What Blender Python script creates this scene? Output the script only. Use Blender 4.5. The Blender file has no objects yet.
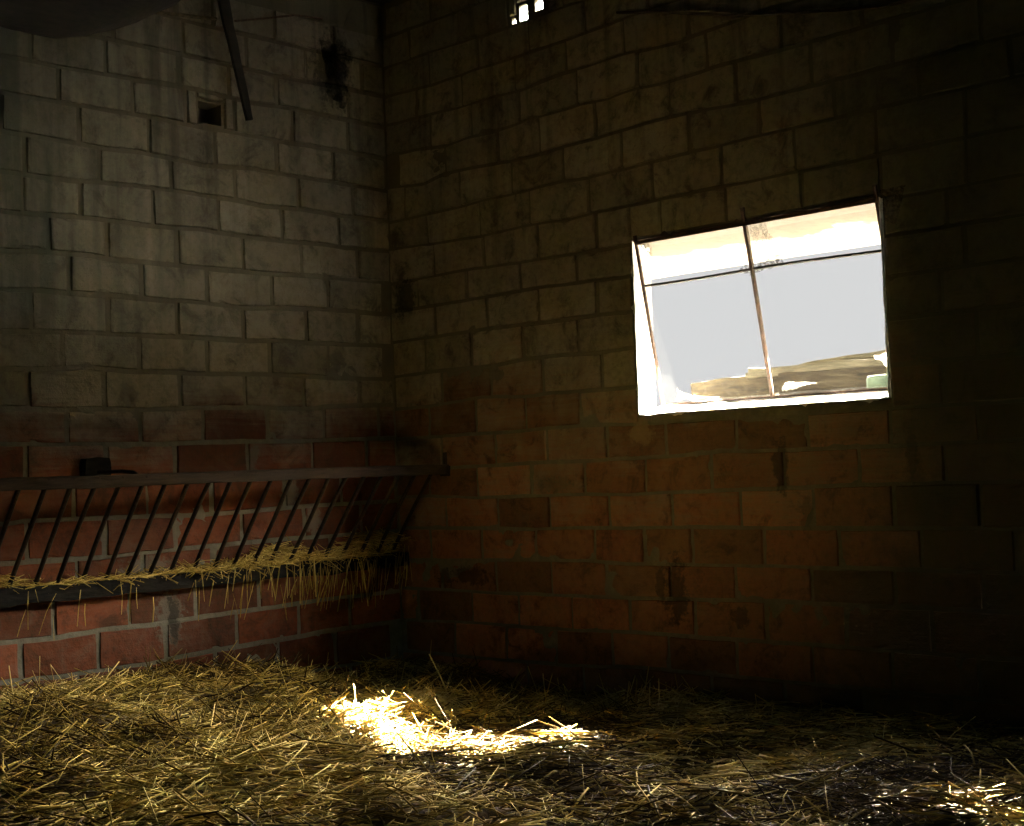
import bpy, math, random
import numpy as np
from mathutils import Vector, Matrix, noise

random.seed(7); rng = np.random.default_rng(7)
SC = bpy.context.scene
COL = SC.collection
D = bpy.data

# ------------------------------------------------------------------ camera
CAM = Vector((6.498, -5.662, 1.06))
FWD = Vector((-0.69616, 0.71680, 0.03953))
RGT = Vector((0.71585, 0.69727, -0.03692))
UPV = Vector((0.05403, -0.00260, 0.99854))
cd = D.cameras.new('camera'); cam = D.objects.new('camera', cd); COL.objects.link(cam)
cd.sensor_fit = 'HORIZONTAL'; cd.sensor_width = 36.0
cd.lens = 1402.7 * 36.0 / 1024.0
cd.clip_start = 0.05; cd.clip_end = 500
cam.matrix_world = Matrix(((RGT.x, UPV.x, -FWD.x, CAM.x), (RGT.y, UPV.y, -FWD.y, CAM.y), (RGT.z, UPV.z, -FWD.z, CAM.z), (0, 0, 0, 1)))
SC.camera = cam

# ------------------------------------------------------------------ exposure
vs = SC.view_settings
SC.display_settings.display_device = 'sRGB'
vs.view_transform = 'Standard'; vs.look = 'None'; vs.gamma = 1.0; vs.use_curve_mapping = False
vs.exposure = 0.0

# ------------------------------------------------------------------ sky
SKY_LOW = (0.765, 0.765, 0.775); SKY_HIGH = (1.0, 0.93, 0.78); SKY_LOW_S = 1.0; SKY_HIGH_S = 200.0
w = D.worlds.new('sky'); SC.world = w; w.use_nodes = True
nt = w.node_tree; nt.nodes.clear()
out = nt.nodes.new('ShaderNodeOutputWorld'); bg = nt.nodes.new('ShaderNodeBackground')
tc = nt.nodes.new('ShaderNodeTexCoord'); sp = nt.nodes.new('ShaderNodeSeparateXYZ')
mr = nt.nodes.new('ShaderNodeMapRange'); mr.interpolation_type = 'SMOOTHSTEP'
mr.inputs['From Min'].default_value = 0.18; mr.inputs['From Max'].default_value = 0.36
mx = nt.nodes.new('ShaderNodeMix'); mx.data_type = 'RGBA'
mx.inputs['A'].default_value = (*[c * SKY_LOW_S for c in SKY_LOW], 1)
mx.inputs['B'].default_value = (*[c * SKY_HIGH_S for c in SKY_HIGH], 1)
nt.links.new(tc.outputs['Generated'], sp.inputs[0]); nt.links.new(sp.outputs['Z'], mr.inputs['Value'])
nt.links.new(mr.outputs['Result'], mx.inputs['Factor']); nt.links.new(mx.outputs['Result'], bg.inputs['Color'])
nt.links.new(bg.outputs[0], out.inputs[0])

# ------------------------------------------------------------------ sun
SUN_EL = math.radians(35.8); SUN_K = 0.14      # K: how far the light drifts sideways per metre it comes in
sd = D.lights.new('sun', 'SUN'); sun = D.objects.new('sun', sd); COL.objects.link(sun)
sd.energy = 1150.0; sd.angle = math.radians(0.6); sd.color = (1.0, 0.96, 0.86)
sdir = Vector((-SUN_K, -1, -math.tan(SUN_EL))).normalized()
sun.rotation_euler = sdir.to_track_quat('-Z', 'Y').to_euler(); sun.location = (3, 8, 6)

# openings of the back wall: (x0, x1, z0, z1); the first is the window in view, the others lie outside the frame
WIN = (1.925, 3.35, 1.315, 2.215)
WIN2 = (4.70, 5.45, 1.59, 1.785)
for k, (a, b, c, d) in enumerate((WIN, WIN2)):
    pd = D.lights.new('daylight_portal', 'AREA'); po = D.objects.new('daylight_portal', pd); COL.objects.link(po)
    pd.shape = 'RECTANGLE'; pd.size = b - a; pd.size_y = d - c; pd.cycles.is_portal = True
    po.location = ((a + b) / 2, 0.30, (c + d) / 2); po.rotation_euler = (math.radians(-90), 0, 0)   # faces into the barn

# added greenish fill lamp far behind the camera, lifts the darkest tones
ld = D.lights.new('shadow_fill', 'AREA'); lo = D.objects.new('shadow_fill', ld); COL.objects.link(lo)
ld.shape = 'RECTANGLE'; ld.size = 1.0; ld.size_y = 0.8; ld.energy = 5.0; ld.color = (0.40, 0.85, 0.80)
lo.location = (7.6, -6.9, 3.85)

# ------------------------------------------------------------------ helpers
def tag(o, label=None, cat=None, group=None, kind=None):
    if label: o['label'] = label
    if cat: o['category'] = cat
    if group: o['group'] = group
    if kind: o['kind'] = kind
    return o

def empty(name, loc=(0, 0, 0)):
    o = D.objects.new(name, None); o.location = loc; o.empty_display_size = 0.1; COL.objects.link(o); return o

def mesh_obj(name, V, F, mat, parent=None, smooth=False, attrs=None, origin=None):
    """V in world coordinates; origin moves the object's pivot."""
    V = np.asarray(V, dtype=np.float64).reshape(-1, 3)
    off = np.zeros(3)
    if parent is not None:
        off = np.array(parent.location)
        p = parent.parent
        while p is not None:
            off = off + np.array(p.location); p = p.parent
    org = np.array(origin) if origin is not None else (V.mean(0) if len(V) else np.zeros(3))
    me = D.meshes.new(name)
    me.from_pydata((V - org).tolist(), [], F)
    me.materials.append(mat)
    if smooth: me.polygons.foreach_set('use_smooth', [True] * len(me.polygons))
    for an, vals in (attrs or {}).items():
        a = me.attributes.new(an, 'FLOAT', 'POINT'); a.data.foreach_set('value', np.asarray(vals, dtype=np.float32))
    me.update()
    o = D.objects.new(name, me); COL.objects.link(o)
    o.location = (org - off).tolist()
    if parent is not None: o.parent = parent
    return o

class MB:
    """collects shapes, links them as one mesh object"""
    def __init__(s): s.V = []; s.F = []
    def add(s, V, F):
        b = len(s.V); s.V += [tuple(v) for v in V]; s.F += [tuple(i + b for i in f) for f in F]; return s
    def box(s, a, b):
        (x0, y0, z0), (x1, y1, z1) = a, b
        V = [(x0,y0,z0),(x1,y0,z0),(x1,y1,z0),(x0,y1,z0),(x0,y0,z1),(x1,y0,z1),(x1,y1,z1),(x0,y1,z1)]
        return s.add(V, [(0,3,2,1),(4,5,6,7),(0,1,5,4),(1,2,6,5),(2,3,7,6),(3,0,4,7)])
    def tube(s, pts, rad, n=10, squash=(1, 1), cap=True, jitter=0.0, seed=0):
        pts = [Vector(p) for p in pts]; R_ = rad if hasattr(rad, '__len__') else [rad] * len(pts)
        rings = []; rr = random.Random(seed)
        t0 = (pts[1] - pts[0]).normalized()
        up = Vector((0, 0, 1)) if abs(t0.z) < 0.9 else Vector((1, 0, 0))
        for i, p in enumerate(pts):
            t = (pts[min(i + 1, len(pts) - 1)] - pts[max(i - 1, 0)]).normalized()
            a = t.cross(up).normalized(); b = a.cross(t).normalized()
            ring = []
            for k in range(n):
                q = 2 * math.pi * (k + .5) / n; j = 1 + rr.uniform(-jitter, jitter)
                ring.append(p + a * math.cos(q) * R_[i] * squash[0] * j + b * math.sin(q) * R_[i] * squash[1] * j)
            rings.append(ring)
        V = [v for r in rings for v in r]; F = []
        for i in range(len(rings) - 1):
            for k in range(n):
                k2 = (k + 1) % n; F.append((i*n + k, i*n + k2, (i+1)*n + k2, (i+1)*n + k))
        if cap:
            F.append(tuple(range(n))[::-1]); F.append(tuple((len(rings) - 1) * n + k for k in range(n)))
        return s.add(V, F)
    def build(s, name, mat, parent=None, smooth=False, origin=None):
        return mesh_obj(name, s.V, s.F, mat, parent, smooth, origin=origin)

# plank: subdivided, worn, slightly warped board between two points
def plank(p0, p1, width, thick, wdir, seed=0, nl=24, wobble=0.004, taper=1.0):
    p0 = Vector(p0); p1 = Vector(p1); ax = (p1 - p0); L = ax.length; t = ax.normalized()
    wd = Vector(wdir); wd = (wd - t * wd.dot(t)).normalized(); th = t.cross(wd).normalized()
    prof = [(-.5, -.5), (-.25, -.5), (0, -.5), (.25, -.5), (.5, -.5), (.5, 0), (.5, .5), (.25, .5), (0, .5), (-.25, .5), (-.5, .5), (-.5, 0)]
    V = []; F = []; n = len(prof)
    for i in range(nl + 1):
        s = i / nl; c = p0 + ax * s; k = 1 + (taper - 1) * s
        for (a, b) in prof:
            q = c + wd * a * width * k + th * b * thick
            nz = noise.noise(Vector((q.x * 7 + seed, q.y * 7, q.z * 7)))
            nz2 = noise.noise(Vector((q.x * 25, q.y * 25 + seed, q.z * 25)))
            rnd = 0.93 if abs(a) == .5 and abs(b) == .5 else 1
            q = c + wd * (a * width * k * rnd + nz * wobble * 2) + th * (b * thick * rnd + nz2 * wobble)
            V.append(q)
    for i in range(nl):
        for k in range(n):
            k2 = (k + 1) % n; F.append((i*n + k, (i+1)*n + k, (i+1)*n + k2, i*n + k2))
    F.append(tuple(range(n))); F.append(tuple(nl * n + k for k in range(n))[::-1])
    return V, F

# ------------------------------------------------------------------ materials
def nodes(m):
    m.use_nodes = True; nt = m.node_tree; b = nt.nodes['Principled BSDF']; return nt, b
def N(nt, t, **kw):
    n = nt.nodes.new(t)
    for k, v in kw.items():
        if k in n.inputs: n.inputs[k].default_value = v
        else: setattr(n, k, v)
    return n
def ramp(nt, fac, stops, interp='LINEAR'):
    r = nt.nodes.new('ShaderNodeValToRGB'); cr = r.color_ramp; cr.interpolation = interp
    while len(cr.elements) < len(stops): cr.elements.new(0.5)
    for e, (p, c) in zip(cr.elements, stops): e.position = p; e.color = (*c, 1) if len(c) == 3 else c
    nt.links.new(fac, r.inputs[0]); return r.outputs[0]
def mixc(nt, fac, a, b, mode='MIX'):
    m = nt.nodes.new('ShaderNodeMix'); m.data_type = 'RGBA'; m.blend_type = mode; m.clamp_factor = True
    for sck, v in ((m.inputs['Factor'], fac), (m.inputs['A'], a), (m.inputs['B'], b)):
        if isinstance(v, (int, float)): sck.default_value = v
        elif isinstance(v, tuple): sck.default_value = (*v, 1) if len(v) == 3 else v
        else: nt.links.new(v, sck)
    return m.outputs['Result']
def math_(nt, op, a, b=None, c=None, clamp=False):
    m = nt.nodes.new('ShaderNodeMath'); m.operation = op; m.use_clamp = clamp
    for i, v in enumerate((a, b, c)):
        if v is None: continue
        if isinstance(v, (int, float)): m.inputs[i].default_value = v
        else: nt.links.new(v, m.inputs[i])
    return m.outputs[0]
def noise_(nt, vec, scale, detail=4, rough=0.6, dist=0.0):
    n = N(nt, 'ShaderNodeTexNoise'); n.inputs['Scale'].default_value = scale; n.inputs['Detail'].default_value = detail
    n.inputs['Roughness'].default_value = rough; n.inputs['Distortion'].default_value = dist
    nt.links.new(vec, n.inputs['Vector']); return n.outputs['Fac']
def world_pos(nt):
    g = nt.nodes.new('ShaderNodeNewGeometry'); return g.outputs['Position']
def bump(nt, b, h, strength=0.5, dist=0.01):
    n = nt.nodes.new('ShaderNodeBump'); n.inputs['Strength'].default_value = strength; n.inputs['Distance'].default_value = dist
    nt.links.new(h, n.inputs['Height']); nt.links.new(n.outputs[0], b.inputs['Normal'])

def simple(name, c1, c2, scale=20, rough=0.8, metal=0.0, bumps=0.4, stretch=None, lo=.35, hi=.65):
    m = D.materials.new(name); nt, b = nodes(m)
    p = world_pos(nt)
    if stretch:
        mp = nt.nodes.new('ShaderNodeMapping'); mp.inputs['Scale'].default_value = stretch; nt.links.new(p, mp.inputs[0]); p = mp.outputs[0]
    f = noise_(nt, p, scale, 6, 0.65)
    col = ramp(nt, f, [(lo, c1), (hi, c2)])
    nt.links.new(col, b.inputs['Base Color']); b.inputs['Roughness'].default_value = rough; b.inputs['Metallic'].default_value = metal
    b.inputs['Specular IOR Level'].default_value = 0.3
    if bumps: bump(nt, b, f, bumps, 0.006)
    return m

def brick_material(name, zc, zw, dust, red, red_dark, horizontal_axis, mk=1.0, spots=()):
    """fired clay block; above zc a coat of grey dust and old limewash covers the red"""
    m = D.materials.new(name); nt, b = nodes(m)
    p = world_pos(nt); sp = nt.nodes.new('ShaderNodeSeparateXYZ'); nt.links.new(p, sp.inputs[0])
    rnd = N(nt, 'ShaderNodeAttribute', attribute_name='rnd').outputs['Fac']
    mort = N(nt, 'ShaderNodeAttribute', attribute_name='mortar').outputs['Fac']
    n1 = noise_(nt, p, 3.2, 6, 0.65); n2 = noise_(nt, p, 26, 6, 0.7); n3 = noise_(nt, p, 90, 3, 0.6)
    mp = nt.nodes.new('ShaderNodeMapping'); mp.inputs['Scale'].default_value = (3, 3, 60); nt.links.new(p, mp.inputs[0])
    n4 = noise_(nt, mp.outputs[0], 1.0, 4, 0.6)                # fine horizontal combing of the clay
    redc = mixc(nt, ramp(nt, rnd, [(.15, (0,0,0)), (.85, (1,1,1))]), red_dark, red)
    redc = mixc(nt, math_(nt, 'MULTIPLY', ramp(nt, n2, [(.45, (0,0,0)), (.7, (1,1,1))]), .45), redc, (0.07, 0.035, 0.022))
    dustc = mixc(nt, n1, tuple(c * .62 for c in dust), dust)
    dustc = mixc(nt, math_(nt, 'MULTIPLY', ramp(nt, n2, [(.38, (1,1,1)), (.55, (0,0,0))]), .5), dustc, tuple(c * .35 for c in dust))
    h = math_(nt, 'DIVIDE', math_(nt, 'SUBTRACT', sp.outputs['Z'], zc), zw)
    h = math_(nt, 'ADD', h, math_(nt, 'MULTIPLY', math_(nt, 'SUBTRACT', rnd, .5), .9))
    h = math_(nt, 'ADD', h, math_(nt, 'MULTIPLY', math_(nt, 'SUBTRACT', n1, .5), 1.6))
    h = math_(nt, 'ADD', h, math_(nt, 'MULTIPLY', math_(nt, 'SUBTRACT', n4, .5), 1.0))
    h = math_(nt, 'MULTIPLY', math_(nt, 'ADD', h, .5, clamp=True), .93)
    brick = mixc(nt, h, redc, dustc)
    brick = mixc(nt, math_(nt, 'MULTIPLY', n4, .2), brick, tuple(c * .5 for c in dust))
    wn = nt.nodes.new('ShaderNodeTexWhiteNoise'); wn.noise_dimensions = '1D'; nt.links.new(math_(nt, 'MULTIPLY', rnd, 37.0), wn.inputs['W'])
    vv = math_(nt, 'ADD', math_(nt, 'MULTIPLY', wn.outputs['Value'], .5), math_(nt, 'MULTIPLY', n1, .75))
    cv = nt.nodes.new('ShaderNodeCombineColor')
    for q in range(3): nt.links.new(math_(nt, 'ADD', vv, .28), cv.inputs[q])
    brick = mixc(nt, .85, brick, cv.outputs[0], 'MULTIPLY')
    # mortar
    hi = math_(nt, 'MULTIPLY', math_(nt, 'SUBTRACT', sp.outputs['Z'], zc - .1), 1.6, clamp=True)
    m_lo = mixc(nt, n2, (0.09 * mk, 0.083 * mk, 0.064 * mk), (0.30 * mk, 0.285 * mk, 0.23 * mk))
    m_hi = mixc(nt, n1, (0.05 * mk, 0.045 * mk, 0.032 * mk), (0.26 * mk, 0.22 * mk, 0.15 * mk))
    mc = mixc(nt, hi, m_lo, m_hi)
    n7 = noise_(nt, p, 1.9, 5, 0.7, .4)                       # stretches where dirt has turned the joints brick-coloured
    mc = mixc(nt, math_(nt, 'MULTIPLY', ramp(nt, n7, [(.42, (0,0,0)), (.6, (1,1,1))]), .75 if mk < 1 else .4), mc, tuple(c * .35 for c in dust))
    n6 = noise_(nt, p, 6.5, 6, 0.75, .6)                       # mortar smeared over the block faces
    brick = mixc(nt, math_(nt, 'MULTIPLY', ramp(nt, n6, [(.5, (0,0,0)), (.74, (1,1,1))]), .3), brick, mixc(nt, hi, m_lo, tuple(c * .8 for c in dust)))
    brick = mixc(nt, math_(nt, 'MULTIPLY', ramp(nt, n6, [(.34, (1,1,1)), (.48, (0,0,0))]), .65), brick, (0.045, 0.035, 0.024))
    col = mixc(nt, mort, brick, mc)
    # runs of soot and damp coming down from the roof
    mp2 = nt.nodes.new('ShaderNodeMapping'); mp2.inputs['Scale'].default_value = (9, 9, .55); nt.links.new(p, mp2.inputs[0])
    n5 = noise_(nt, mp2.outputs[0], 1.0, 5, 0.6)
    st = math_(nt, 'MULTIPLY', ramp(nt, n5, [(.52, (0,0,0)), (.68, (1,1,1))]), .55)
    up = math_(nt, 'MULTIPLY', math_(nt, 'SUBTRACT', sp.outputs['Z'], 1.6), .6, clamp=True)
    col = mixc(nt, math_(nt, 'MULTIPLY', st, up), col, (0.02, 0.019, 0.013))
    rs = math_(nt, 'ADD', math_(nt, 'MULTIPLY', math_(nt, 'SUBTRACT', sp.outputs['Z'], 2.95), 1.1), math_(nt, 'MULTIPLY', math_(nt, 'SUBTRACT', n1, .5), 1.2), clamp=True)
    col = mixc(nt, math_(nt, 'MULTIPLY', rs, .6), col, (0.03, 0.029, 0.02))        # shade under the roof, painted in as a dark gradient
    ax = sp.outputs['Y'] if horizontal_axis == 'Y' else sp.outputs['X']
    for (su, sz, ru, rz, sc_, amt) in spots:                   # broken, crumbled or repaired places
        du = math_(nt, 'DIVIDE', math_(nt, 'SUBTRACT', ax, su), ru); dz = math_(nt, 'DIVIDE', math_(nt, 'SUBTRACT', sp.outputs['Z'], sz), rz)
        r2 = math_(nt, 'SQRT', math_(nt, 'ADD', math_(nt, 'MULTIPLY', du, du), math_(nt, 'MULTIPLY', dz, dz)))
        f = math_(nt, 'ADD', math_(nt, 'SUBTRACT', 1.15, r2), math_(nt, 'MULTIPLY', math_(nt, 'SUBTRACT', n2, .5), 3.0))
        f = math_(nt, 'MULTIPLY', math_(nt, 'MULTIPLY', f, 2.5, clamp=True), amt * .75)
        col = mixc(nt, f, col, sc_)
    if horizontal_axis == 'X':                                 # dirty brick, with light falloff painted in towards the right and foot
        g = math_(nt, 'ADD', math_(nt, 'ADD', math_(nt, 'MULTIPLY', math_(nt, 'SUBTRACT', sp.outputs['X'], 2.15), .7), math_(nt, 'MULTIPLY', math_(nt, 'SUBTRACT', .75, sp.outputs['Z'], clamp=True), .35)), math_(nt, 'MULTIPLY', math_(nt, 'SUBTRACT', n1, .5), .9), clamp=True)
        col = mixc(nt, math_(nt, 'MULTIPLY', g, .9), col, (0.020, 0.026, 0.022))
    if horizontal_axis == 'Y':                                 # mossy stains, with lens falloff painted in darker away from the corner
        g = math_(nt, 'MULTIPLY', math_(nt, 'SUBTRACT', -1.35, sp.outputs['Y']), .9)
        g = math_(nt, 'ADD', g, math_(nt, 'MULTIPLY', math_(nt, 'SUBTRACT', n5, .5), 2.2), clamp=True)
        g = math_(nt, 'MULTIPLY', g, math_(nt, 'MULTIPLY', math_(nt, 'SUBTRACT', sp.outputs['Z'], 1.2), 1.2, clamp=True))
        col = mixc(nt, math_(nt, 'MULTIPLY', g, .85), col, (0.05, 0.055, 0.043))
    nt.links.new(col, b.inputs['Base Color'])
    b.inputs['Roughness'].default_value = 0.95; b.inputs['Specular IOR Level'].default_value = 0.1
    hh = math_(nt, 'ADD', n2, math_(nt, 'MULTIPLY', n3, .4)); hh = math_(nt, 'ADD', hh, math_(nt, 'MULTIPLY', n4, .5))
    bump(nt, b, hh, 0.6, 0.007)
    return m

M = {}
DK = (0.012, 0.012, 0.009); GR = (0.2, 0.19, 0.155)
M['brick_left'] = brick_material('clay_block_dusty', 1.37, .30, (0.43, 0.395, 0.315), (0.235, 0.064, 0.026), (0.13, 0.04, 0.018), 'Y', 1.0,
    [(-1.62, .34, .075, .15, GR, .8), (-1.60, .33, .035, .12, DK, .9), (-1.75, .61, .16, .07, GR, .8), (-.82, .97, .06, .09, GR, .8), (-1.07, 1.17, .04, .08, GR, .9),
     (-.66, .80, .05, .09, GR, .8), (-.42, 3.46, .13, .22, DK, .95), (-.44, 1.74, .06, .07, DK, .7), (-1.83, 1.52, .05, .07, DK, .6), (-.48, 2.18, .05, .07, DK, .5)])
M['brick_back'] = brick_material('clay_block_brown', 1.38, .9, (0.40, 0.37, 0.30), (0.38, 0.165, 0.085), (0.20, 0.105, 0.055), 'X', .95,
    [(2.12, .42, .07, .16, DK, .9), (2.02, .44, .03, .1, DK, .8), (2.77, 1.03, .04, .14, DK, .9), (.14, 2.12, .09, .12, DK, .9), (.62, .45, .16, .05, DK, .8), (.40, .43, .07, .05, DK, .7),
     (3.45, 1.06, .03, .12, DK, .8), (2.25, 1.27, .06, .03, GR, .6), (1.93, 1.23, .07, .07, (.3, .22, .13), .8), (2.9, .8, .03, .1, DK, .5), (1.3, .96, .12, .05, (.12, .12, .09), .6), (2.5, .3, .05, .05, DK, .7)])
M['mortar_plain'] = simple('rough_render', (0.1, 0.09, 0.07), (0.22, 0.2, 0.16), 14, .95)
M['plaster'] = simple('white_plaster', (0.62, 0.6, 0.55), (0.8, 0.79, 0.75), 18, .95, bumps=.6)
M['rust'] = simple('rusty_iron', (0.035, 0.022, 0.014), (0.11, 0.06, 0.035), 45, .8, .2)
M['dark_iron'] = simple('dark_iron', (0.02, 0.016, 0.012), (0.055, 0.04, 0.028), 45, .6, .4)
M['wood_dark'] = simple('dark_old_wood', (0.012, 0.010, 0.007), (0.035, 0.027, 0.019), 6, .9, stretch=(6, 1, 6), bumps=.8)
M['black_wood'] = simple('sooty_wood', (0.004, 0.004, 0.003), (0.016, 0.013, 0.01), 8, .95, stretch=(6, 1, 6), bumps=.8)
M['wood_rail'] = simple('rail_wood', (0.022, 0.016, 0.012), (0.062, 0.044, 0.032), 9, .85, stretch=(6, .8, 6), bumps=.8)
M['wood_grey'] = simple('weathered_plank', (0.012, 0.008, 0.004), (0.048, 0.036, 0.017), 8, .9, stretch=(.9, 5, 7), bumps=.8)
M['wood_pale'] = simple('pale_plank', (0.04, 0.034, 0.018), (0.12, 0.10, 0.06), 8, .9, stretch=(.9, 5, 7), bumps=.6)
M['ground'] = simple('grass_ground', (0.016, 0.015, 0.01), (0.035, 0.032, 0.022), 3, 1)
M['green_glass'] = simple('green_glass_block', (0.035, 0.05, 0.03), (0.09, 0.11, 0.07), 12, .15)
M['litter'] = simple('trodden_straw_litter', (0.035, 0.024, 0.01), (0.17, 0.12, 0.05), 38, 1, bumps=1)

def straw_material(name, stops):
    m = D.materials.new(name); nt, b = nodes(m)
    a = N(nt, 'ShaderNodeAttribute', attribute_name='rnd').outputs['Fac']
    n = noise_(nt, world_pos(nt), 60, 2)
    f = math_(nt, 'ADD', a, math_(nt, 'MULTIPLY', math_(nt, 'SUBTRACT', n, .5), .25), clamp=True)
    nt.links.new(ramp(nt, f, stops), b.inputs['Base Color'])
    b.inputs['Roughness'].default_value = 0.65; b.inputs['Specular IOR Level'].default_value = 0.12
    return m
M['straw'] = straw_material('straw', [(0, (0.05, 0.030, 0.007)), (.3, (0.22, 0.145, 0.03)), (.6, (0.62, 0.44, 0.10)), (1, (0.92, 0.76, 0.32))])
M['hay'] = straw_material('hay', [(0, (0.13, 0.08, 0.015)), (.4, (0.50, 0.34, 0.07)), (1, (0.95, 0.74, 0.25))])

def canopy_mat():
    m = D.materials.new('canopy_underside'); nt, b = nodes(m)
    p = world_pos(nt); sp = nt.nodes.new('ShaderNodeSeparateXYZ'); nt.links.new(p, sp.inputs[0])
    n = noise_(nt, p, 4, 5); n2 = noise_(nt, p, 22, 5)
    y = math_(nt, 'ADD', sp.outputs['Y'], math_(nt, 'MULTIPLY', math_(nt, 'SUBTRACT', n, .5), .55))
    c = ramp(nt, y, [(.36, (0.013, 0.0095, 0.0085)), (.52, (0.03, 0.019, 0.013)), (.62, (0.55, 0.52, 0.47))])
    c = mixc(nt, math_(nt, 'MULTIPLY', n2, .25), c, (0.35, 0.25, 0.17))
    nt.links.new(c, b.inputs['Base Color']); b.inputs['Roughness'].default_value = .95
    return m
M['canopy'] = canopy_mat()

def translucent(name, col, alpha, scale):
    m = D.materials.new(name); nt, b = nodes(m)
    out = [n for n in nt.nodes if n.type == 'OUTPUT_MATERIAL'][0]
    nt.nodes.remove(b)
    d = N(nt, 'ShaderNodeBsdfDiffuse'); d.inputs[0].default_value = (*col, 1)
    tl = N(nt, 'ShaderNodeBsdfTranslucent'); tl.inputs[0].default_value = (*col, 1)
    tr = N(nt, 'ShaderNodeBsdfTransparent')
    a = N(nt, 'ShaderNodeAddShader'); mx = N(nt, 'ShaderNodeMixShader'); mx2 = N(nt, 'ShaderNodeMixShader'); mx2.inputs[0].default_value = .5
    nt.links.new(d.outputs[0], mx2.inputs[1]); nt.links.new(tl.outputs[0], mx2.inputs[2])
    f = noise_(nt, world_pos(nt), scale, 5, .7)
    al = math_(nt, 'MULTIPLY', ramp(nt, f, [(.38, (0,0,0)), (.6, (1,1,1))]), alpha)
    nt.links.new(al, mx.inputs[0]); nt.links.new(tr.outputs[0], mx.inputs[1]); nt.links.new(mx2.outputs[0], mx.inputs[2])
    nt.links.new(mx.outputs[0], out.inputs[0]); return m
M['cobweb'] = translucent('cobweb', (.16, .14, .11), .7, 60)
M['cobweb_dark'] = translucent('sooty_cobweb', (.03, .028, .02), .9, 14)

def glass_mat():
    m = D.materials.new('window_glass'); nt, b = nodes(m)
    out = [n for n in nt.nodes if n.type == 'OUTPUT_MATERIAL'][0]; nt.nodes.remove(b)
    g = N(nt, 'ShaderNodeBsdfGlossy'); g.inputs['Roughness'].default_value = .03
    tr = N(nt, 'ShaderNodeBsdfTransparent'); tr.inputs[0].default_value = (.97, .975, .97, 1)
    mx = N(nt, 'ShaderNodeMixShader'); mx.inputs[0].default_value = .03
    nt.links.new(tr.outputs[0], mx.inputs[1]); nt.links.new(g.outputs[0], mx.inputs[2]); nt.links.new(mx.outputs[0], out.inputs[0])
    return m
M['glass'] = glass_mat()

# ------------------------------------------------------------------ masonry (course heights and joints measured on the wall, metres)
COURSES_LEFT = [[[0,3.76]],[[0,3.57]],[[-0.006,3.384],[0.522,3.38],[0.805,3.372],[1.034,3.372],[1.331,3.374]],[[0.003,3.189],[0.28,3.191],[0.726,3.198],[1.006,3.182],[1.336,3.195],[1.556,3.196],[1.774,3.185],[2.044,3.179],[2.452,3.176]],[[0.011,2.995],[0.365,2.996],[0.805,2.994],[1.114,2.995],[1.343,2.994],[1.563,2.999],[1.773,2.999],[2.049,2.997],[2.457,2.996]],[[0.02,2.795],[0.448,2.799],[0.741,2.798],[1.02,2.803],[1.35,2.783],[1.569,2.798],[1.72,2.804],[1.953,2.793],[2.294,2.801],[2.461,2.802]],[[0.028,2.608],[0.381,2.603],[0.677,2.613],[0.959,2.6],[1.094,2.613],[1.355,2.617],[1.513,2.621],[1.665,2.619],[1.958,2.61],[2.126,2.6],[2.466,2.603]],[[0.036,2.422],[0.35,2.413],[0.538,2.42],[0.897,2.411],[1.101,2.415],[1.362,2.424],[1.672,2.415],[1.849,2.419],[2.02,2.422],[2.186,2.415],[2.471,2.405]],[[0.045,2.224],[0.619,2.225],[0.869,2.219],[1.108,2.218],[1.369,2.214],[1.708,2.215],[1.912,2.214],[2.025,2.226],[2.244,2.227],[2.475,2.213]],[[0.093,2.031],[0.479,2.034],[0.806,2.027],[1.115,2.01],[1.375,2.022],[1.683,2.025],[1.889,2.028],[2.086,2.026],[2.303,2.032],[2.48,2.021]],[[0.062,1.836],[0.561,1.829],[0.848,1.836],[1.122,1.825],[1.381,1.831],[1.689,1.829],[1.98,1.827],[2.201,1.827],[2.485,1.82]],[[0.071,1.634],[0.495,1.631],[0.714,1.638],[0.925,1.639],[1.128,1.641],[1.388,1.635],[1.574,1.641],[1.813,1.641],[2.096,1.654],[2.26,1.64],[2.489,1.634]],[[0.078,1.475],[0.502,1.466],[0.649,1.448],[0.932,1.452],[1.068,1.457],[1.394,1.45],[1.76,1.437],[1.991,1.442],[2.211,1.436],[2.493,1.444]],[[0.006,1.273],[0.51,1.266],[0.729,1.263],[1.074,1.267],[1.4,1.266],[1.707,1.259],[1.996,1.263],[2.216,1.261],[2.498,1.269]],[[0,1.075]],[[0.743,0.89],[1.148,0.875],[1.413,0.872],[2.006,0.886],[2.404,0.892],[2.507,0.883]],[[0.533,0.706],[0.75,0.708],[1.161,0.705],[1.418,0.7],[1.783,0.693],[2.012,0.683],[2.231,0.689],[2.511,0.695]],[[0,0.51]],[[0.62,0.342],[0.764,0.338],[1.041,0.331],[1.431,0.326],[1.735,0.316],[2.022,0.321],[2.241,0.31],[2.52,0.317]],[[0.554,0.162],[0.771,0.152],[1.18,0.142],[1.437,0.135],[1.741,0.119],[2.028,0.12],[2.246,0.118],[2.525,0.126]],[[0,-0.055]],[[0,-0.25]],[[0,-0.4]]]
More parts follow.
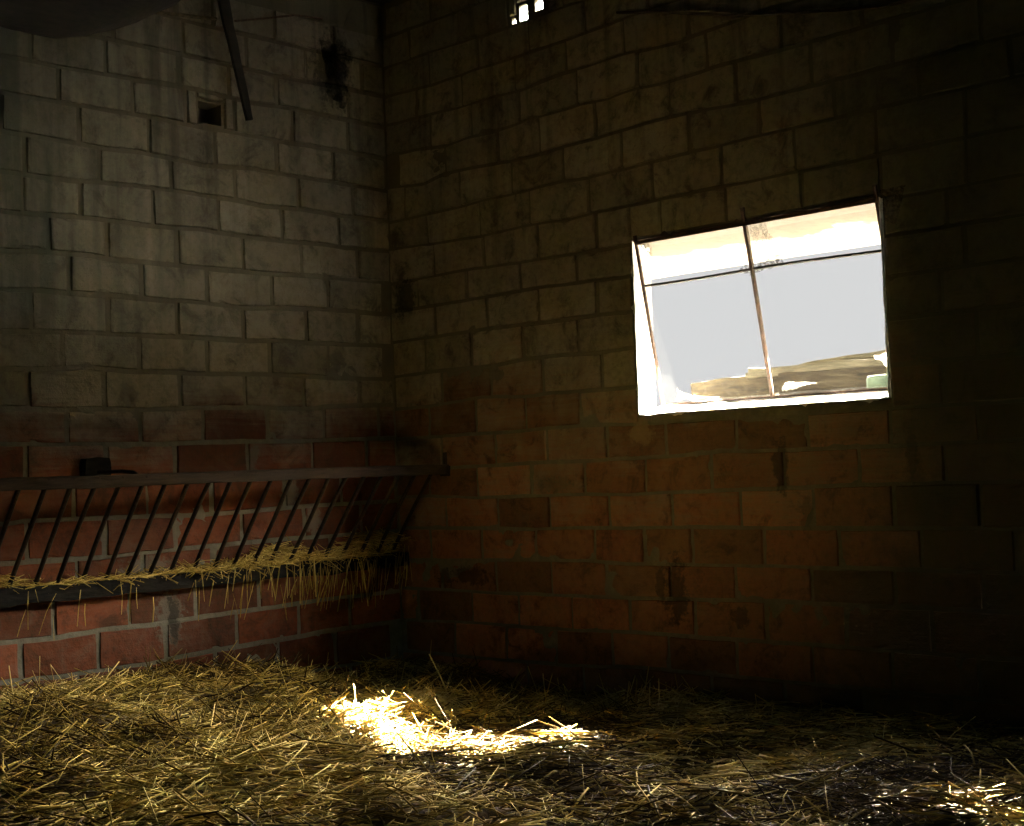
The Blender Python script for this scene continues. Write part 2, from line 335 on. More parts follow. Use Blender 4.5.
HEADS_LEFT = [[],[],[0.292,0.823,1.473,1.911,2.324],[0.307,0.716,1.117,1.759,2.179],[0.429,0.837,1.256,1.669,2.074],[0.285,0.695,1.131,1.541,1.961,2.37],[0.4,0.816,1.249,1.657,2.073,2.385],[0.262,0.688,1.091,1.516,1.932,2.253],[0.498,0.9,1.333,1.74,2.15],[0.278,0.667,1.105,1.528,1.937,2.358],[0.514,0.928,1.346,1.763,2.193],[0.287,0.696,1.105,1.516,1.965,2.383],[0.139,0.558,0.956,1.384,1.763,2.181],[0.241,0.653,1.098,1.558,1.97,2.403],[0.447,0.859,1.34,1.739,2.153],[0.725,1.151,1.576,1.986,2.407],[0.537,0.935,1.346,1.774,2.147],[0.646,1.051,1.459,1.855,2.275],[0.403,0.782,1.204,1.648,2.041,2.451],[0.523,0.929,1.346,1.744,2.156],[],[]]
COURSES_BACK = [[[0,3.93]],[[0,3.745]],[[0.063,3.557],[0.437,3.562],[0.821,3.553],[1.072,3.549],[1.366,3.554]],[[0.054,3.378],[0.47,3.361],[0.812,3.374],[1.063,3.368],[1.334,3.373],[1.563,3.373],[1.777,3.38],[2.095,3.394]],[[-0.05,3.206],[0.329,3.192],[0.676,3.18],[0.933,3.185],[1.171,3.174],[1.445,3.197],[1.683,3.197],[1.939,3.202],[2.284,3.177],[2.365,3.188],[2.567,3.198],[2.743,3.208]],[[-0.012,3.011],[0.265,3.003],[0.555,2.973],[0.751,2.989],[0.979,2.979],[1.239,3.001],[1.434,2.995],[1.616,3.001],[1.792,2.991],[1.969,3.006],[2.127,2.992],[2.337,2.997],[2.527,3.004],[2.789,2.997]],[[0.025,2.812],[0.343,2.783],[0.53,2.817],[0.783,2.808],[1.033,2.792],[1.228,2.79],[1.461,2.797],[1.712,2.798],[1.959,2.808],[2.065,2.813],[2.42,2.808],[2.721,2.789],[3.087,2.791]],[[0.63,2.599],[0.822,2.604],[1.102,2.604],[1.414,2.613],[1.631,2.598],[1.854,2.602],[2.094,2.606],[2.348,2.61],[2.578,2.612],[2.712,2.616]],[[0.033,2.433],[0.594,2.41],[0.811,2.402],[1.053,2.408],[1.284,2.407],[1.476,2.395],[1.656,2.405],[1.871,2.404]],[[0.736,2.221],[1.159,2.207],[1.575,2.201]],[[0.315,2.045],[0.685,2.046],[0.995,2.052],[1.266,2.054],[1.531,2.045],[1.818,2.037]],[[0.437,1.86],[0.825,1.864],[1.103,1.86],[1.375,1.855],[1.663,1.858],[1.876,1.852]],[[0.058,1.649],[0.383,1.656],[0.854,1.649],[1.093,1.664],[1.366,1.669],[1.653,1.656],[1.866,1.664]],[[0.328,1.45],[0.764,1.477],[1.105,1.456],[1.318,1.465],[1.642,1.46],[1.896,1.459]],[[0.319,1.266],[0.704,1.267],[1.149,1.27],[1.527,1.279],[1.811,1.266]],[[0.484,1.082],[0.865,1.083],[1.216,1.09],[1.517,1.086],[1.87,1.091],[2.111,1.089],[2.428,1.108],[2.661,1.1]],[[0.301,0.914],[0.734,0.897],[1.053,0.905],[1.543,0.909],[1.826,0.9],[2.102,0.911],[2.477,0.916],[2.77,0.92],[3.176,0.927]],[[0.309,0.724],[0.863,0.725],[1.197,0.721],[1.555,0.728],[1.784,0.728],[2.25,0.735],[2.613,0.731],[2.941,0.732]],[[0.12,0.53],[0.716,0.541],[1.112,0.549],[1.546,0.552],[1.841,0.542],[2.632,0.549]],[[0.472,0.361],[0.868,0.358],[1.141,0.362],[1.444,0.362],[1.832,0.366],[2.555,0.383]],[[0.174,0.166],[0.606,0.181],[0.977,0.177],[1.398,0.177],[1.687,0.187],[2.064,0.188],[2.421,0.188]],[[0.888,-0.019],[1.352,-0.014],[1.813,0.008]],[[0,-0.2]],[[0,-0.4]]]
HEADS_BACK = [[],[0.684],[0.423,0.833],[0.297,0.69,1.122,1.515,1.916],[0.421,0.764,1.151,1.585],[0.542,0.975,1.294,1.703,2.199,2.61],[0.158,0.652,1.068,1.463],[0.356,0.8,1.198,1.64],[],[0.681,1.117],[0.407,0.837,1.245,1.668],[0.3,0.704,1.113,1.53],[0.439,0.85,1.255,1.683],[0.315,0.717,1.116,1.517],[0.42,0.87,1.266,1.698,2.09,2.521,2.921],[0.296,0.706,1.135,1.534,1.951,2.368,2.786,3.185],[0.436,0.868,1.27,1.693,2.116,2.531,2.94],[0.295,0.729,1.155,1.586,1.919,2.232,2.654,3.068],[0.382,0.833,1.266,1.66,2.085,2.483,2.91],[0.17,0.628,1.005,1.403,1.807,2.226],[0.475,0.894,1.284,1.682,2.053],[],[]]


def interp(k, u):
    if u <= k[0][0]: return k[0][1]
    for (a, za), (b, zb) in zip(k, k[1:]):
        if u <= b: return za + (zb - za) * (u - a) / (b - a)
    return k[-1][1]

def build_wall(name, courses, heads, umax, to_world, mat, holes, seed, slab_depth, ztop, joint=.0075):
    """to_world(u, depth_into_room, z). One mesh: mortar face, every block on it and the solid wall behind."""
    R = random.Random(seed)
    V = []; F = []; RN = []; MO = []
    def nz(u, z, s, k=0.): return noise.noise(Vector((u * s + seed * 9.1, z * s + k, seed * 3.3)))
    # mortar face
    st = 0.03; nu = int(umax / st) + 1; z0 = courses[-1][0][1]; nv = int((ztop - z0) / st) + 1
    idx = {}
    def inside(u, z):
        return any(a - .001 <= u <= b + .001 and c - .001 <= z <= d + .001 for a, b, c, d in holes)
    for i in range(nu + 1):
        for j in range(nv + 1):
            u = min(i * st, umax); z = min(z0 + j * st, ztop)
            d = 0.003 + 0.006 * nz(u, z, 3.1) + 0.005 * nz(u, z, 17) - .016 * max(0., min(1., (z - 1.9) / .7)) * max(0., min(1., .55 + 2.6 * nz(u, z, 2.2, 11)))
            idx[i, j] = len(V); V.append(to_world(u, d, z)); RN.append(.5); MO.append(1.)
    for i in range(nu):
        for j in range(nv):
            um = (i + .5) * st; zm = z0 + (j + .5) * st
            if inside(um, zm): continue
            F.append((idx[i, j], idx[i+1, j], idx[i+1, j+1], idx[i, j+1]))
    # blocks
    knots_u = [0, .004, .014, .05, .12, .2, .3, .4, .5, .6, .7, .8, .88, .95, .986, .996, 1]
    knots_v = [0, .01, .035, .12, .3, .5, .7, .88, .965, .99, 1]
    for rI in range(len(courses) - 1):
        top, bot = courses[rI], courses[rI + 1]; hs = list(heads[rI])
        if not hs: hs = [.21 * (rI % 2) + .42 + R.uniform(-.03, .03)]
        full = [hs[0]]
        for h in hs[1:]:
            g = h - full[-1]; n = max(1, round(g / .42))
            if g > .6:
                for q in range(1, n): full.append(full[-1] + g / n)
            full.append(h)
        while full[0] > .12: full.insert(0, full[0] - .42 + R.uniform(-.012, .012))
        while full[-1] < umax: full.append(full[-1] + .42 + R.uniform(-.015, .015))
        ofs = R.uniform(-.006, .006)
        for a, b in zip(full, full[1:]):
            a = max(a, 0.0); b = min(b, umax)
            if b - a < .04: continue
            jw = joint; g = jw * (.75 + R.random()); g2 = jw * (.75 + R.random()); gt = jw * (.7 + .8 * R.random()); gb = jw * (.7 + .6 * R.random())
            pieces = [(a + g, b - g2, None, None)]
            zt_m = interp(top, (a + b) / 2); zb_m = interp(bot, (a + b) / 2)
            for (ha, hb, hc, hd) in holes:
                new = []
                for (pa, pb, pc, pd) in pieces:
                    if pb <= ha - .01 or pa >= hb + .01 or zt_m <= hc or zb_m >= hd: new.append((pa, pb, pc, pd)); continue
                    if pa < ha - .05: new.append((pa, ha - .015, pc, pd))
                    if pb > hb + .05: new.append((hb + .015, pb, pc, pd))
                    if zb_m < hc - .05: new.append((max(pa, ha - .014), min(pb, hb + .014), pc, hc - .012))
                    if zt_m > hd + .05: new.append((max(pa, ha - .014), min(pb, hb + .014), hd + .012, pd))
                pieces = new
            rv = R.random(); prd = .010 + R.uniform(-.003, .006) ; tilt = R.uniform(-.003, .003); tilt2 = R.uniform(-.004, .004)
            for (pa, pb, pc, pd) in pieces:
                base = len(V); nU, nV = len(knots_u), len(knots_v); sd_ = R.uniform(0, 99)
                for i, s in enumerate(knots_u):
                    for j, t in enumerate(knots_v):
                        u = pa + (pb - pa) * s
                        zb_ = (interp(bot, u) + gb) if pc is None else pc
                        zt_ = (interp(top, u) - gt) if pd is None else pd
                        z = zb_ + (zt_ - zb_) * t
                        eu = min(s, 1 - s) * (pb - pa); ev = min(t, 1 - t) * (zt_ - zb_)
                        e = min(eu, ev)
                        rim = 1 - max(0, 1 - e / .007) ** 2
                        d = -.020 + (prd + .020) * rim + tilt * (2 * s - 1) + tilt2 * (2 * t - 1)
                        chip = max(0, nz(u, z, 16, sd_) - .32) * .03 * max(0, 1 - e / .03)
                        d += .0016 * nz(u, z, 30, 5) + .0025 * nz(u, z, 6, sd_) - chip
                        uu = u + .0035 * nz(u, z, 14, 3) * (1 if .01 < s < .99 else 1)
                        zz = z + .003 * nz(u, z, 11, 7)
                        V.append(to_world(uu, d, zz)); RN.append(rv); MO.append(0.)
                for i in range(nU - 1):
                    for j in range(nV - 1):
                        F.append((base + i*nV + j, base + (i+1)*nV + j, base + (i+1)*nV + j + 1, base + i*nV + j + 1))
    # solid wall behind the face
    for (d0, d1, hl, u_lo, u_hi, zz0, zz1) in slab_depth:
        us = sorted({u_lo, u_hi, *[h[0] for h in hl], *[h[1] for h in hl]}); zs = sorted({zz0, zz1, *[h[2] for h in hl], *[h[3] for h in hl]})
        for i in range(len(us) - 1):
            for j in range(len(zs) - 1):
                um = (us[i] + us[i+1]) / 2; zm = (zs[j] + zs[j+1]) / 2
                if any(h[0] < um < h[1] and h[2] < zm < h[3] for h in hl): continue
                b = len(V)
                for z in (zs[j], zs[j+1]):
                    for (u, d) in ((us[i], d0), (us[i+1], d0), (us[i+1], d1), (us[i], d1)):
                        V.append(to_world(u, d, z)); RN.append(.5); MO.append(1.)
                F += [tuple(b + q for q in f) for f in ((0,3,2,1),(4,5,6,7),(0,1,5,4),(1,2,6,5),(2,3,7,6),(3,0,4,7))]
    o = mesh_obj(name, V, F, mat, attrs={'rnd': RN, 'mortar': MO}, origin=(0, 0, 0))
    return tag(o, kind='structure')

ZT = 3.93; FLOOR = -.25
XE, YE = 9.0, -8.0            # the barn's far corners, outside the frame
HOLE = (1.20, 1.35, 3.02, 3.14)
SLOTS = [(1.11, 1.14, 3.56, 3.59), (1.17, 1.23, 3.56, 3.65), (1.29, 1.35, 3.59, 3.65), (1.41, 1.44, 3.62, 3.65)]
WO = [tuple(np.array(w_) + (-.10, .02, -.02, .02)) for w_ in (WIN, WIN2)]
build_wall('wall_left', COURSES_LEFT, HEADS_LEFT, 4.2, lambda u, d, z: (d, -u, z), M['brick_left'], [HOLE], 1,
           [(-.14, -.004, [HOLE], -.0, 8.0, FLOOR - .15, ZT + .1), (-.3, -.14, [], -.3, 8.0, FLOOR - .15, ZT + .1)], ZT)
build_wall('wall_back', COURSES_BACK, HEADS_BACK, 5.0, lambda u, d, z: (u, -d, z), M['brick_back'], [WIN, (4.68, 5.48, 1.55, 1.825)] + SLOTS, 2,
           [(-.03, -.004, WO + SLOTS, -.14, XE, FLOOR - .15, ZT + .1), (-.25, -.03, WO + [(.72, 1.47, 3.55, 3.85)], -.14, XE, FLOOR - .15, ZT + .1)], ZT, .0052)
tag(MB().box((XE, YE - .2, FLOOR - .15), (XE + .2, .25, ZT + .1)).build('wall_right', M['mortar_plain']), kind='structure')
tag(MB().box((-.3, YE - .2, FLOOR - .15), (XE, YE, ZT + .1)).build('wall_front', M['mortar_plain']), kind='structure')
tag(MB().box((-.3, YE - .2, FLOOR - .15), (XE + .2, .25, FLOOR)).build('floor', M['mortar_plain']), kind='structure')
c = MB()
for i in range(30):
    x = -.3 + i * .32
    c.box((x, YE - .2, ZT + .02 + .01 * (i % 2)), (x + .325, .25, ZT + .08))
tag(c.build('ceiling', M['wood_dark']), kind='structure')
tag(MB().box((-40, .25, -.3), (50, 80, -.2)).build('ground_outside', M['ground']), kind='structure')

# ------------------------------------------------------------------ windows
def build_window(win, k, full=True):
    x0, x1, z0, z1 = win
    root = empty('window_%d' % k, ((x0 + x1) / 2, 0, z0)); tag(root, kind='structure')
    # plastered reveal: a ragged lining, its sill sloping down into the room
    V = []; F = []
    def strip(pa, pb, pc, n, wob, ps, thick):
        """pa->pb inner arris, pc = offset vector to the outer edge; noisy slab"""
        b = len(V); pa, pb = Vector(pa), Vector(pb)
        for i in range(n + 1):
            s = i / n; q = pa.lerp(pb, s)
            a = noise.noise(Vector((s * 9 + ps, k, 1))) + .6 * noise.noise(Vector((s * 38 + ps, k, 4)))
            for (t, h) in ((-0.05, -.55), (0, 0), (.25, .2), (.6, .1), (1, 0)):
                e = q + Vector(pc) * max(t, 0) + Vector(thick) * (h * .012 + (a * wob if t <= 0.25 else a * wob * .3))
                if t < 0: e = q + Vector((0, -.001, 0)) - Vector(thick) * (.003 + .05 * max(0., a) ** 1.5)
                V.append(e)
        for i in range(n):
            for j in range(4):
                F.append((b + i*5 + j, b + (i+1)*5 + j, b + (i+1)*5 + j + 1, b + i*5 + j + 1))
    e = .008
    strip((x0 - .0, -.012, z0 + .0), (x1 + .0, -.012, z0 + .0), (0, .262, .060), 120, .004, 2, (0, 0, 1))
    strip((x0, -.012, z0), (x0, -.012, z1), (-.095, .262, 0), 90, .005, 5, (1, 0, 0))
    strip((x1, -.012, z0), (x1, -.012, z1), (-.0, .262, 0), 90, .004, 8, (-1, 0, 0))
    mesh_obj('reveal', V, F, M['plaster'], root)
    V.clear(); F.clear()
    strip((x0, -.012, z1), (x1, -.012, z1), (0, .262, -.0), 120, .004, 11, (0, 0, -1))
    mesh_obj('lintel', V, F, M['canopy'], root)
    # iron casement, leaning inwards at the top
    zt, zb = z1 + .055, z0 + .045
    yt, yb = -.022, .165
    Y = lambda z: yt + (yb - yt) * (zt - z) / (zt - zb)
    xl, xm, xr = x0 + .022, x0 + .70, x1 - .012
    fr = MB()
    def bar(x, za, zb_, wx, wy, dx=0):
        pts = [(x + dx * (za - z), Y(z), z) for z in np.linspace(za, zb_, 9)]
        fr.tube(pts, 1.0, 4, squash=(wx * .7071, wy * .7071))
    bar(xl, zt - .03, zb, .012, .016); bar(xr, zt, zb, .013, .016)
    def hbar(z, r1, r2, sag=0):
        pts = [(x, Y(z), z + sag * math.sin(8 * x)) for x in np.linspace(xl, xr, 9)]
        fr.tube(pts, 1.0, 4, squash=(r1 * .7071, r2 * .7071))
    hbar(z1 - .014, .022, .020); hbar(zb + .004, .012, .012)
    fr.build('frame', M['rust'], root)
    fr = MB()
    bar(xm, zt + .01, z0 + .673, .019, .018); fr.tube([(xm, Y(z), z) for z in np.linspace(z0 + .68, zb, 8)], [.011] * 8, 8)
    fr.build('mullion', M['rust'], root)
    fr = MB(); fr.tube([(x, Y(z0 + .668) + .004, z0 + .668 + .004 * math.sin(5 * x)) for x in np.linspace(xl, xr, 12)], .0075, 6)
    fr.build('transom', M['dark_iron'], root)
    for (a, b_) in ((xl, xm), (xm, xr)):
        for (c_, d_) in ((zb, z0 + .668), (z0 + .668, z1 - .012)):
            g = MB(); y0_, y1_ = Y(c_), Y(d_)
            g.add([(a, y0_, c_), (b_, y0_, c_), (b_, y1_, d_), (a, y1_, d_), (a, y0_ + .003, c_), (b_, y0_ + .003, c_), (b_, y1_ + .003, d_), (a, y1_ + .003, d_)],
                  [(0,1,2,3),(7,6,5,4),(0,4,5,1),(1,5,6,2),(2,6,7,3),(3,7,4,0)])
            g.build('pane', M['glass'], root)
    return root
w1 = build_window(WIN, 1); build_window(WIN2, 2)

# canopy over the windows, outside
EAVE_Y, EAVE_Z = .98, 2.17
V, F = [], []
nx, ny = 60, 10
for i in range(nx + 1):
    for j in range(ny + 1):
        x = .4 + 3.4 * i / nx; y = .25 + (EAVE_Y - .25) * j / ny
        V.append((x, y, 2.235 + (EAVE_Z - 2.235) * j / ny + .004 * noise.noise(Vector((x * 2, y * 2, 0)))))
nb = len(V)
V += [(x, y, z + .07) for (x, y, z) in V]
for i in range(nx):
    for j in range(ny):
        a = i*(ny+1) + j; q = (a, a + ny + 1, a + ny + 2, a + 1)
        F.append(q[::-1]); F.append(tuple(t + nb for t in q))
for i in range(nx):
    a = i*(ny+1) + ny; F.append((a, a + ny + 1, a + ny + 1 + nb, a + nb)); a = i*(ny+1); F.append((a, a + nb, a + ny + 1 + nb, a + ny + 1))
can = mesh_obj('canopy', V, F, M['canopy'])
tag(can, 'pale canopy with a rust-stained underside, seen through the top of the window', 'canopy')

# ------------------------------------------------------------------ hay rack on the left wall
RX, RZ = .45, 1.06
rack = empty('hay_rack', (0, -1.8, .5))
tag(rack, 'long slanted hay rack of dark iron bars fixed to the left wall', 'hay rack')
V, F = plank((RX, .0, RZ + .012), (RX, -4.1, RZ + .012), .06, .05, (0, 0, 1), 3, 60, .003)
mesh_obj('top_rail', V, F, M['wood_rail'], rack)
V, F = plank((.055, -.02, .535), (.055, -4.1, .535), .085, .10, (0, 0, 1), 8, 90, .007)
mesh_obj('bottom_rail', V, F, M['black_wood'], rack)
y = -.108; i = 0
while y > -4.05:
    jx = random.uniform(-.006, .006)
    mb = MB(); top = Vector((RX + .012, y, RZ + .028)); bt = Vector((.06 + jx, y + jx, .585)); bend = random.uniform(-.006, .006)
    pts = [top.lerp(bt, s) + Vector((bend * math.sin(s * 3.1), .6 * bend * math.sin(s * 3.1), 0)) for s in np.linspace(0, 1, 9)]
    mb.tube(pts, .0118, 8)
    mb.tube([top + Vector((.004, 0, .006)), top + Vector((-.004, 0, -.010))], .0145, 8)
    mb.build('bar', M['dark_iron'], rack, smooth=True)
    y -= .1272; i += 1
mb = MB(); mb.tube([(.0, -2.05, 1.118), (.30, -2.05, 1.118), (.41, -2.05, 1.11), (.45, -2.05, 1.09)], .009, 8)
mb.build('stay_rod', M['dark_iron'], rack)
mb = MB(); V, F = plank((0.0, -2.05, 1.14), (.075, -2.05, 1.14), .105, .14, (0, 0, 1), 5, 6, .006); mb.add(V, F); mb.build('wall_block', M['black_wood'], rack)
mb = MB(); mb.tube([(RX, -.012, 1.08), (RX, -.012, 1.17)], .014, 6); mb.box((RX - .03, -.03, 1.03), (RX + .03, 0, 1.09)); mb.build('end_bracket', M['dark_iron'], rack)

# ------------------------------------------------------------------ under the roof
mb = MB()
pts = []; rad = []
for i in range(26):
    s = i / 25; yy = -4.6 + 3.05 * s
    pts.append((.21, yy, 3.435 + .30 * max(0., (yy + 2.25) / .7) ** 1.2 + .02 * noise.noise(Vector((yy * 2, 0, 0)))))
    rad.append(.175 - .05 * max(0., (yy + 2.25) / .7) + .02 * noise.noise(Vector((yy * 3, 5, 0))))
rad[-1] = .06
mb.tube(pts, rad, 14, jitter=.05, seed=3)
o = mb.build('roof_log', M['black_wood'], smooth=True); tag(o, 'dark rough log under the roof at the top left, above the hay rack', 'log')
V, F = plank((.12, -1.30, 3.90), (.12, -1.10, 3.045), .085, .022, (0, 1, 0), 33, 20, .003, taper=.45)
o = mesh_obj('wooden_lath', V, F, M['black_wood']); tag(o, 'dark tapering wooden lath hanging down the left wall beside the square hole', 'lath')
mb = MB(); mb.tube([(.05, -1.63, 3.56), (.05, -1.25, 3.60)], .011, 6)
o = mb.build('pale_pole', M['wood_pale']); tag(o, 'thin pale pole high on the left wall under the roof, left of the lath', 'pole')
mb = MB(); mb.tube([(.04, -1.12, 3.62), (.04, -.9, 3.68), (.04, -.7, 3.74), (.04, -.5, 3.76)], .006, 6)
o = mb.build('wire', M['rust']); tag(o, 'thin wire rising to the right high on the left wall beside the lath', 'wire')
mb = MB(); P = [(1.9, 3.42), (2.15, 3.36), (2.42, 3.28), (2.75, 3.19), (3.1, 3.12), (3.4, 3.06), (3.9, 3.02)]
mb.tube([(a, -.03, b) for a, b in P], .008, 6)
o = mb.build('cable', M['dark_iron']); tag(o, 'black cable sagging across the back wall above the window', 'cable')

# ------------------------------------------------------------------ outside on the sill
def thing_plank(name, a, b, w_, t_, mat, seed, label, wd=(0, 0, 1)):
    V, F = plank(a, b, w_, t_, wd, seed, 30, .006); o = mesh_obj(name, V, F, mat); tag(o, label, 'plank', 'planks outside the window'); return o
thing_plank('plank', (1.90, .50, 1.425), (2.72, .46, 1.468), .12, .05, M['wood_grey'], 41, 'short brown plank on edge at the bottom left outside the window')
thing_plank('plank', (2.36, .38, 1.507), (3.75, .38, 1.49), .045, .06, M['wood_pale'], 42, 'pale plank lying level outside the window, lower of the crossed pair')
thing_plank('plank', (2.3, .44, 1.50), (3.7, .40, 1.575), .032, .05, M['wood_pale'], 43, 'pale plank rising to the right outside the window, upper of the crossed pair')
thing_plank('plank', (2.55, .36, 1.425), (3.8, .36, 1.425), .12, .05, M['wood_grey'], 44, 'brown plank on edge at the bottom right outside the window')
ledge = MB().box((1.2, .25, 1.20), (4.0, .62, 1.362)).build('trim_1', M['mortar_plain']); tag(ledge, kind='structure')

def rounded_block(a, b, r=.02, n=7):
    a, b = Vector(a), Vector(b); c = (a + b) / 2; h = (b - a) / 2; V = []; F = []
    for i in range(n * 2):
        th = math.pi * i / (n * 2 - 1)
        for j in range(24):
            ph = 2 * math.pi * j / 24
            d = Vector((math.sin(th) * math.cos(ph), math.sin(th) * math.sin(ph), math.cos(th)))
            s = [math.copysign(abs(v) ** .35, v) for v in d]
            V.append((c.x + h.x * s[0], c.y + h.y * s[1], c.z + h.z * s[2]))
    for i in range(n * 2 - 1):
        for j in range(24):
            j2 = (j + 1) % 24; F.append((i*24 + j, (i+1)*24 + j, (i+1)*24 + j2, i*24 + j2))
    return V, F
V, F = rounded_block((3.10, .22, 1.36), (3.34, .30, 1.435))
o = mesh_obj('glass_block', V, F, M['green_glass'], smooth=True); tag(o, 'pale green rounded glass block on the sill at the right end of the window', 'block')

# cobwebs: crumpled sheets and threads
def web(name, corners, label, n=10, amp=.02, mat='cobweb', seed=0):
    A, B, C_, E = [Vector(q) for q in corners]; V = []; F = []
    for i in range(n + 1):
        for j in range(n + 1):
            s, t = i / n, j / n
            p = A.lerp(B, s).lerp(E.lerp(C_, s), t)
            k = noise.noise(Vector((s * 3 + seed, t * 3, 0))); k2 = noise.noise(Vector((s * 3, t * 3 + seed, 7)))
            V.append(p + Vector((k * amp, k2 * amp, k * amp)))
    for i in range(n):
        for j in range(n):
            a = i*(n+1) + j; F.append((a, a + n + 1, a + n + 2, a + 1))
    o = mesh_obj(name, V, F, M[mat], smooth=True); tag(o, label, 'cobweb'); return o
web('cobweb', [(2.66, -.01, 2.20), (2.74, .0, 2.19), (2.80, .06, 1.99), (2.66, .03, 1.98)], 'dusty cobweb hanging beside the mullion at the top of the window', seed=1)
web('cobweb', [(1.95, .0, 2.20), (2.00, .0, 2.20), (2.10, .05, 2.03), (2.06, .04, 2.02)], 'dusty cobweb in the top left corner of the window', seed=2)
web('cobweb', [(2.55, .03, 1.995), (2.80, .03, 2.03), (2.76, .05, 1.99), (2.6, .05, 1.955)], 'dusty cobweb wrapped round the crossing of mullion and transom', seed=3)
web('cobweb', [(3.14, .25, 1.53), (3.34, .22, 1.55), (3.33, .22, 1.44), (3.22, .24, 1.46)], 'white cobweb in the right corner of the window above the glass block', seed=4)
web('cobweb', [(2.68, .18, 1.425), (2.86, .2, 1.42), (2.72, .18, 1.39), (2.68, .17, 1.385)], 'white cobweb at the foot of the mullion', seed=5)
web('cobweb', [(2.03, .17, 1.375), (2.04, .17, 1.45), (2.06, .18, 1.40), (2.3, .18, 1.385)], 'white cobweb in the bottom left corner of the window', seed=6)
web('cobweb', [(3.36, -.03, 2.24), (3.50, -.04, 2.24), (3.44, -.03, 2.07), (3.38, -.02, 2.1)], 'golden cobweb on the wall at the top right corner of the window', seed=7)
web('cobweb', [(.06, -.54, 3.62), (.06, -.28, 3.62), (.05, -.36, 3.24), (.05, -.48, 3.30)], 'sooty black cobweb high on the left wall near the corner', mat='cobweb_dark', seed=8)

# ------------------------------------------------------------------ straw
def sstep(a, b, x): t = np.clip((x - a) / (b - a), 0, 1); return t * t * (3 - 2 * t)
_g = np.random.default_rng(11).random((256, 256))
def vnoise(x, y):
    xi = np.floor(x).astype(int); yi = np.floor(y).astype(int); fx = x - xi; fy = y - yi
    fx = fx * fx * (3 - 2 * fx); fy = fy * fy * (3 - 2 * fy)
    g = lambda i, j: _g[i % 256, j % 256]
    return (g(xi, yi) * (1 - fx) + g(xi + 1, yi) * fx) * (1 - fy) + (g(xi, yi + 1) * (1 - fx) + g(xi + 1, yi + 1) * fx) * fy - .5
def bed_h(x, y):
    h = -.13 + .25 * sstep(-.7, -1.75, y) 
    h = h - .07 * sstep(1.0, .0, x) * sstep(-1.0, -1.8, y)
    m2 = .8 * sstep(3.6, 4.0, x) * sstep(-1.0, -1.3, y); h = h * (1 - m2) + (.05 + .03 * vnoise(x * 5, y * 5)) * m2; m = .92 * sstep(.8, 1.3, x) * sstep(4.2, 3.5, x) * sstep(-2.9, -2.3, y) * sstep(-1.0, -1.4, y); h = h * (1 - m) + (.01 - .035 * sstep(1.7, 2.3, x) + .02 * vnoise(x * 6, y * 6)) * m
    h = h + .13 * np.exp(-((x - 3.28) ** 2 / .07 + (y + 2.22) ** 2 / .03))
    h = h + .085 * vnoise(x * 1.7 + 3, y * 1.7) + .075 * vnoise(x * 4.3, y * 4.3 + 9) + .035 * vnoise(x * 13, y * 13)
    h = h + .02 * np.exp(-((x - .25) ** 2 / .25 + (y + 1.75) ** 2 / .35))
    return h
nx, ny = 320, 280
xs = np.concatenate([np.linspace(.018, 5.6, 250), np.linspace(5.6, XE - .01, 71)[1:]]); ys = np.concatenate([np.linspace(-.018, -4.2, 220), np.linspace(-4.2, YE + .01, 61)[1:]])
X, Y_ = np.meshgrid(xs, ys, indexing='ij'); Z = bed_h(X, Y_) - .015
nx, ny = X.shape
V = np.stack([X, Y_, Z], -1).reshape(-1, 3)
ii, jj = np.meshgrid(np.arange(nx - 1), np.arange(ny - 1), indexing='ij'); a = (ii * ny + jj).ravel()
F = np.stack([a, a + 1, a + ny + 1, a + ny], 1)[:, ::-1].tolist()
bed = mesh_obj('straw_litter', V, F, M['litter'], smooth=True, origin=(0, 0, 0))
tag(bed, 'trodden brown straw litter covering the barn floor under the loose straw', 'straw', kind='stuff')

def blades(P, az, el, L, rad, curl, rnd):
    """P centre points; returns vertices, faces, rnd attribute; 3 rings of a 4 sided flattened stalk"""
    n = len(P); d = np.stack([np.cos(az) * np.cos(el), np.sin(az) * np.cos(el), np.sin(el)], 1)
    side = np.stack([-np.sin(az), np.cos(az), np.zeros(n)], 1); up = np.cross(d, side)
    tw = rng.random(n) * math.pi; s2 = side * np.cos(tw)[:, None] + up * np.sin(tw)[:, None]; u2 = -side * np.sin(tw)[:, None] + up * np.cos(tw)[:, None]
    cv = side * (curl * (rng.random(n) - .5))[:, None] - np.abs(curl * .5)[:, None] * np.array([0, 0, 1.])
    V = np.zeros((n, 3, 4, 3))
    for k, t in enumerate((-.5, 0, .5)):
        c = P + d * (L * t)[:, None] + cv * (L * (t * t) * 4 * .25)[:, None]
        for q, (a_, b_) in enumerate(((1, 0), (0, .55), (-1, 0), (0, -.55))):
            V[:, k, q] = c + (s2 * a_ + u2 * b_) * (rad * (.75 if k != 1 else 1))[:, None]
    base = (np.arange(n) * 12)[:, None]; F = []
    for k in range(2):
        for q in range(4):
            q2 = (q + 1) % 4
            F.append(base + np.array([k*4 + q, k*4 + q2, (k+1)*4 + q2, (k+1)*4 + q]))
    F.append(base + np.array([3, 2, 1, 0])); F.append(base + np.array([8, 9, 10, 11]))
    return V.reshape(-1, 3), np.concatenate(F, 0), np.repeat(rnd, 12)

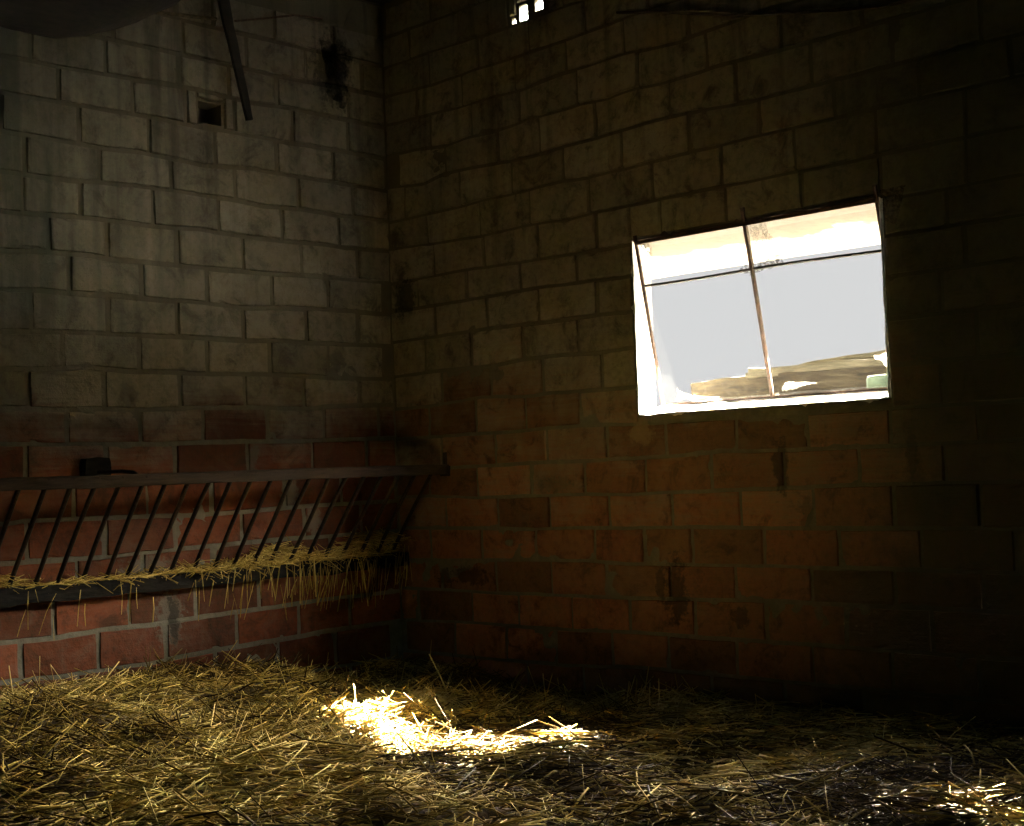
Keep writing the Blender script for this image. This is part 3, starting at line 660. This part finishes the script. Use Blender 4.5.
def blade_obj(name, P, az, el, L, rad, curl, rnd, mat):
    V, F, A = blades(P, az, el, L, rad, curl, rnd)
    me = D.meshes.new(name); me.vertices.add(len(V)); me.vertices.foreach_set('co', V.astype(np.float32).ravel())
    me.loops.add(F.size); me.loops.foreach_set('vertex_index', F.astype(np.int32).ravel())
    me.polygons.add(len(F)); me.polygons.foreach_set('loop_start', np.arange(0, F.size, 4, dtype=np.int32))
    me.update(calc_edges=True); me.validate()
    me.materials.append(mat)
    at = me.attributes.new('rnd', 'FLOAT', 'POINT'); at.data.foreach_set('value', A.astype(np.float32))
    o = D.objects.new(name, me); COL.objects.link(o); return o

n = 62000
x = rng.random(n) * 5.9; y = -rng.random(n) ** 1.0 * 4.2
clump = vnoise(x * 2.3 + 40, y * 2.3) + .5 * vnoise(x * 7, y * 7 + 50)
el = rng.normal(0, .17, n); up = rng.random(n) < .03; el[up] = rng.random(up.sum()) * .8
L = .05 + rng.random(n) ** 2.4 * .22
z = bed_h(x, y) + rng.random(n) ** 2 * .03 + np.abs(np.sin(el)) * L * .35
keep = (x > .02) & (y < -.02)
el[x < 2.4] *= 1.7; el[(x > 2.4) & (x < 4.2) & (y > -2.6)] *= .6
cst = vnoise(x * 1.1 + 7, y * 1.1 + 70)
rn = np.clip(.42 + .5 * (rng.random(n) - .5) * 1.6 + .75 * clump + .04 + .55 * np.minimum(cst - .02, 0) * (x < 3.2) - .18 * sstep(2.9, 4.4, x), 0, 1)
az = rng.random(n) * 6.283
# keep the ends inside the walls
ex = np.abs(np.cos(az)) * L * .5 * np.cos(el); ey = np.abs(np.sin(az)) * L * .5 * np.cos(el)
x = np.maximum(x, ex + .025); y = np.minimum(y, -ey - .025)
o = blade_obj('straw', np.stack([x, y, z], 1), az, el, L, .0018 + rng.random(n) * .0022, .5 * rng.random(n), rn, M['straw'])
tag(o, 'deep loose golden straw bedding spread over the barn floor', 'straw', kind='stuff')

# hay lying in the bottom of the rack, strands hanging through
n = 2100
y = -.06 - rng.random(n) * 3.4; x = .02 + rng.random(n) * .065; pk = rng.random(n) < .14; x[pk] += .07 * rng.random(pk.sum())
bulge = .35 + 1.3 * vnoise(y * 3.1, y * 0 + 5) + .35 * sstep(-1.8, -.9, y)
z = .575 + rng.random(n) * .10 * np.maximum(.08, .15 + bulge * .9 - .25 * sstep(-1.5, -2.2, y))
thin = (rng.random(n) < .55 * sstep(-1.5, -2.1, y)); y[thin] = -.3 - rng.random(thin.sum()) * 1.2; el = rng.normal(0, .3, n); az = math.pi / 2 + rng.normal(0, .55, n)
L = .07 + rng.random(n) * .16
hang = rng.random(n) < (.03 + .11 * sstep(-1.15, -.7, y))
el[hang] = rng.normal(1.45, .2, hang.sum()); z[hang] = .53 - rng.random(hang.sum()) ** 1.3 * .17; x[hang] = .115 + rng.random(hang.sum()) * .05
x = np.maximum(x, np.abs(np.cos(az) * np.cos(el)) * L * .5 + .02); y = np.minimum(y, -np.abs(np.sin(az) * np.cos(el)) * L * .5 - .03)
o = blade_obj('hay', np.stack([x, y, z], 1), az, el, L, .0016 + rng.random(n) * .0017, .6 * rng.random(n), np.clip(.5 + .7 * (rng.random(n) - .5), 0, 1), M['hay'])
tag(o, 'golden hay lying along the bottom of the hay rack with strands hanging down', 'hay', kind='stuff')
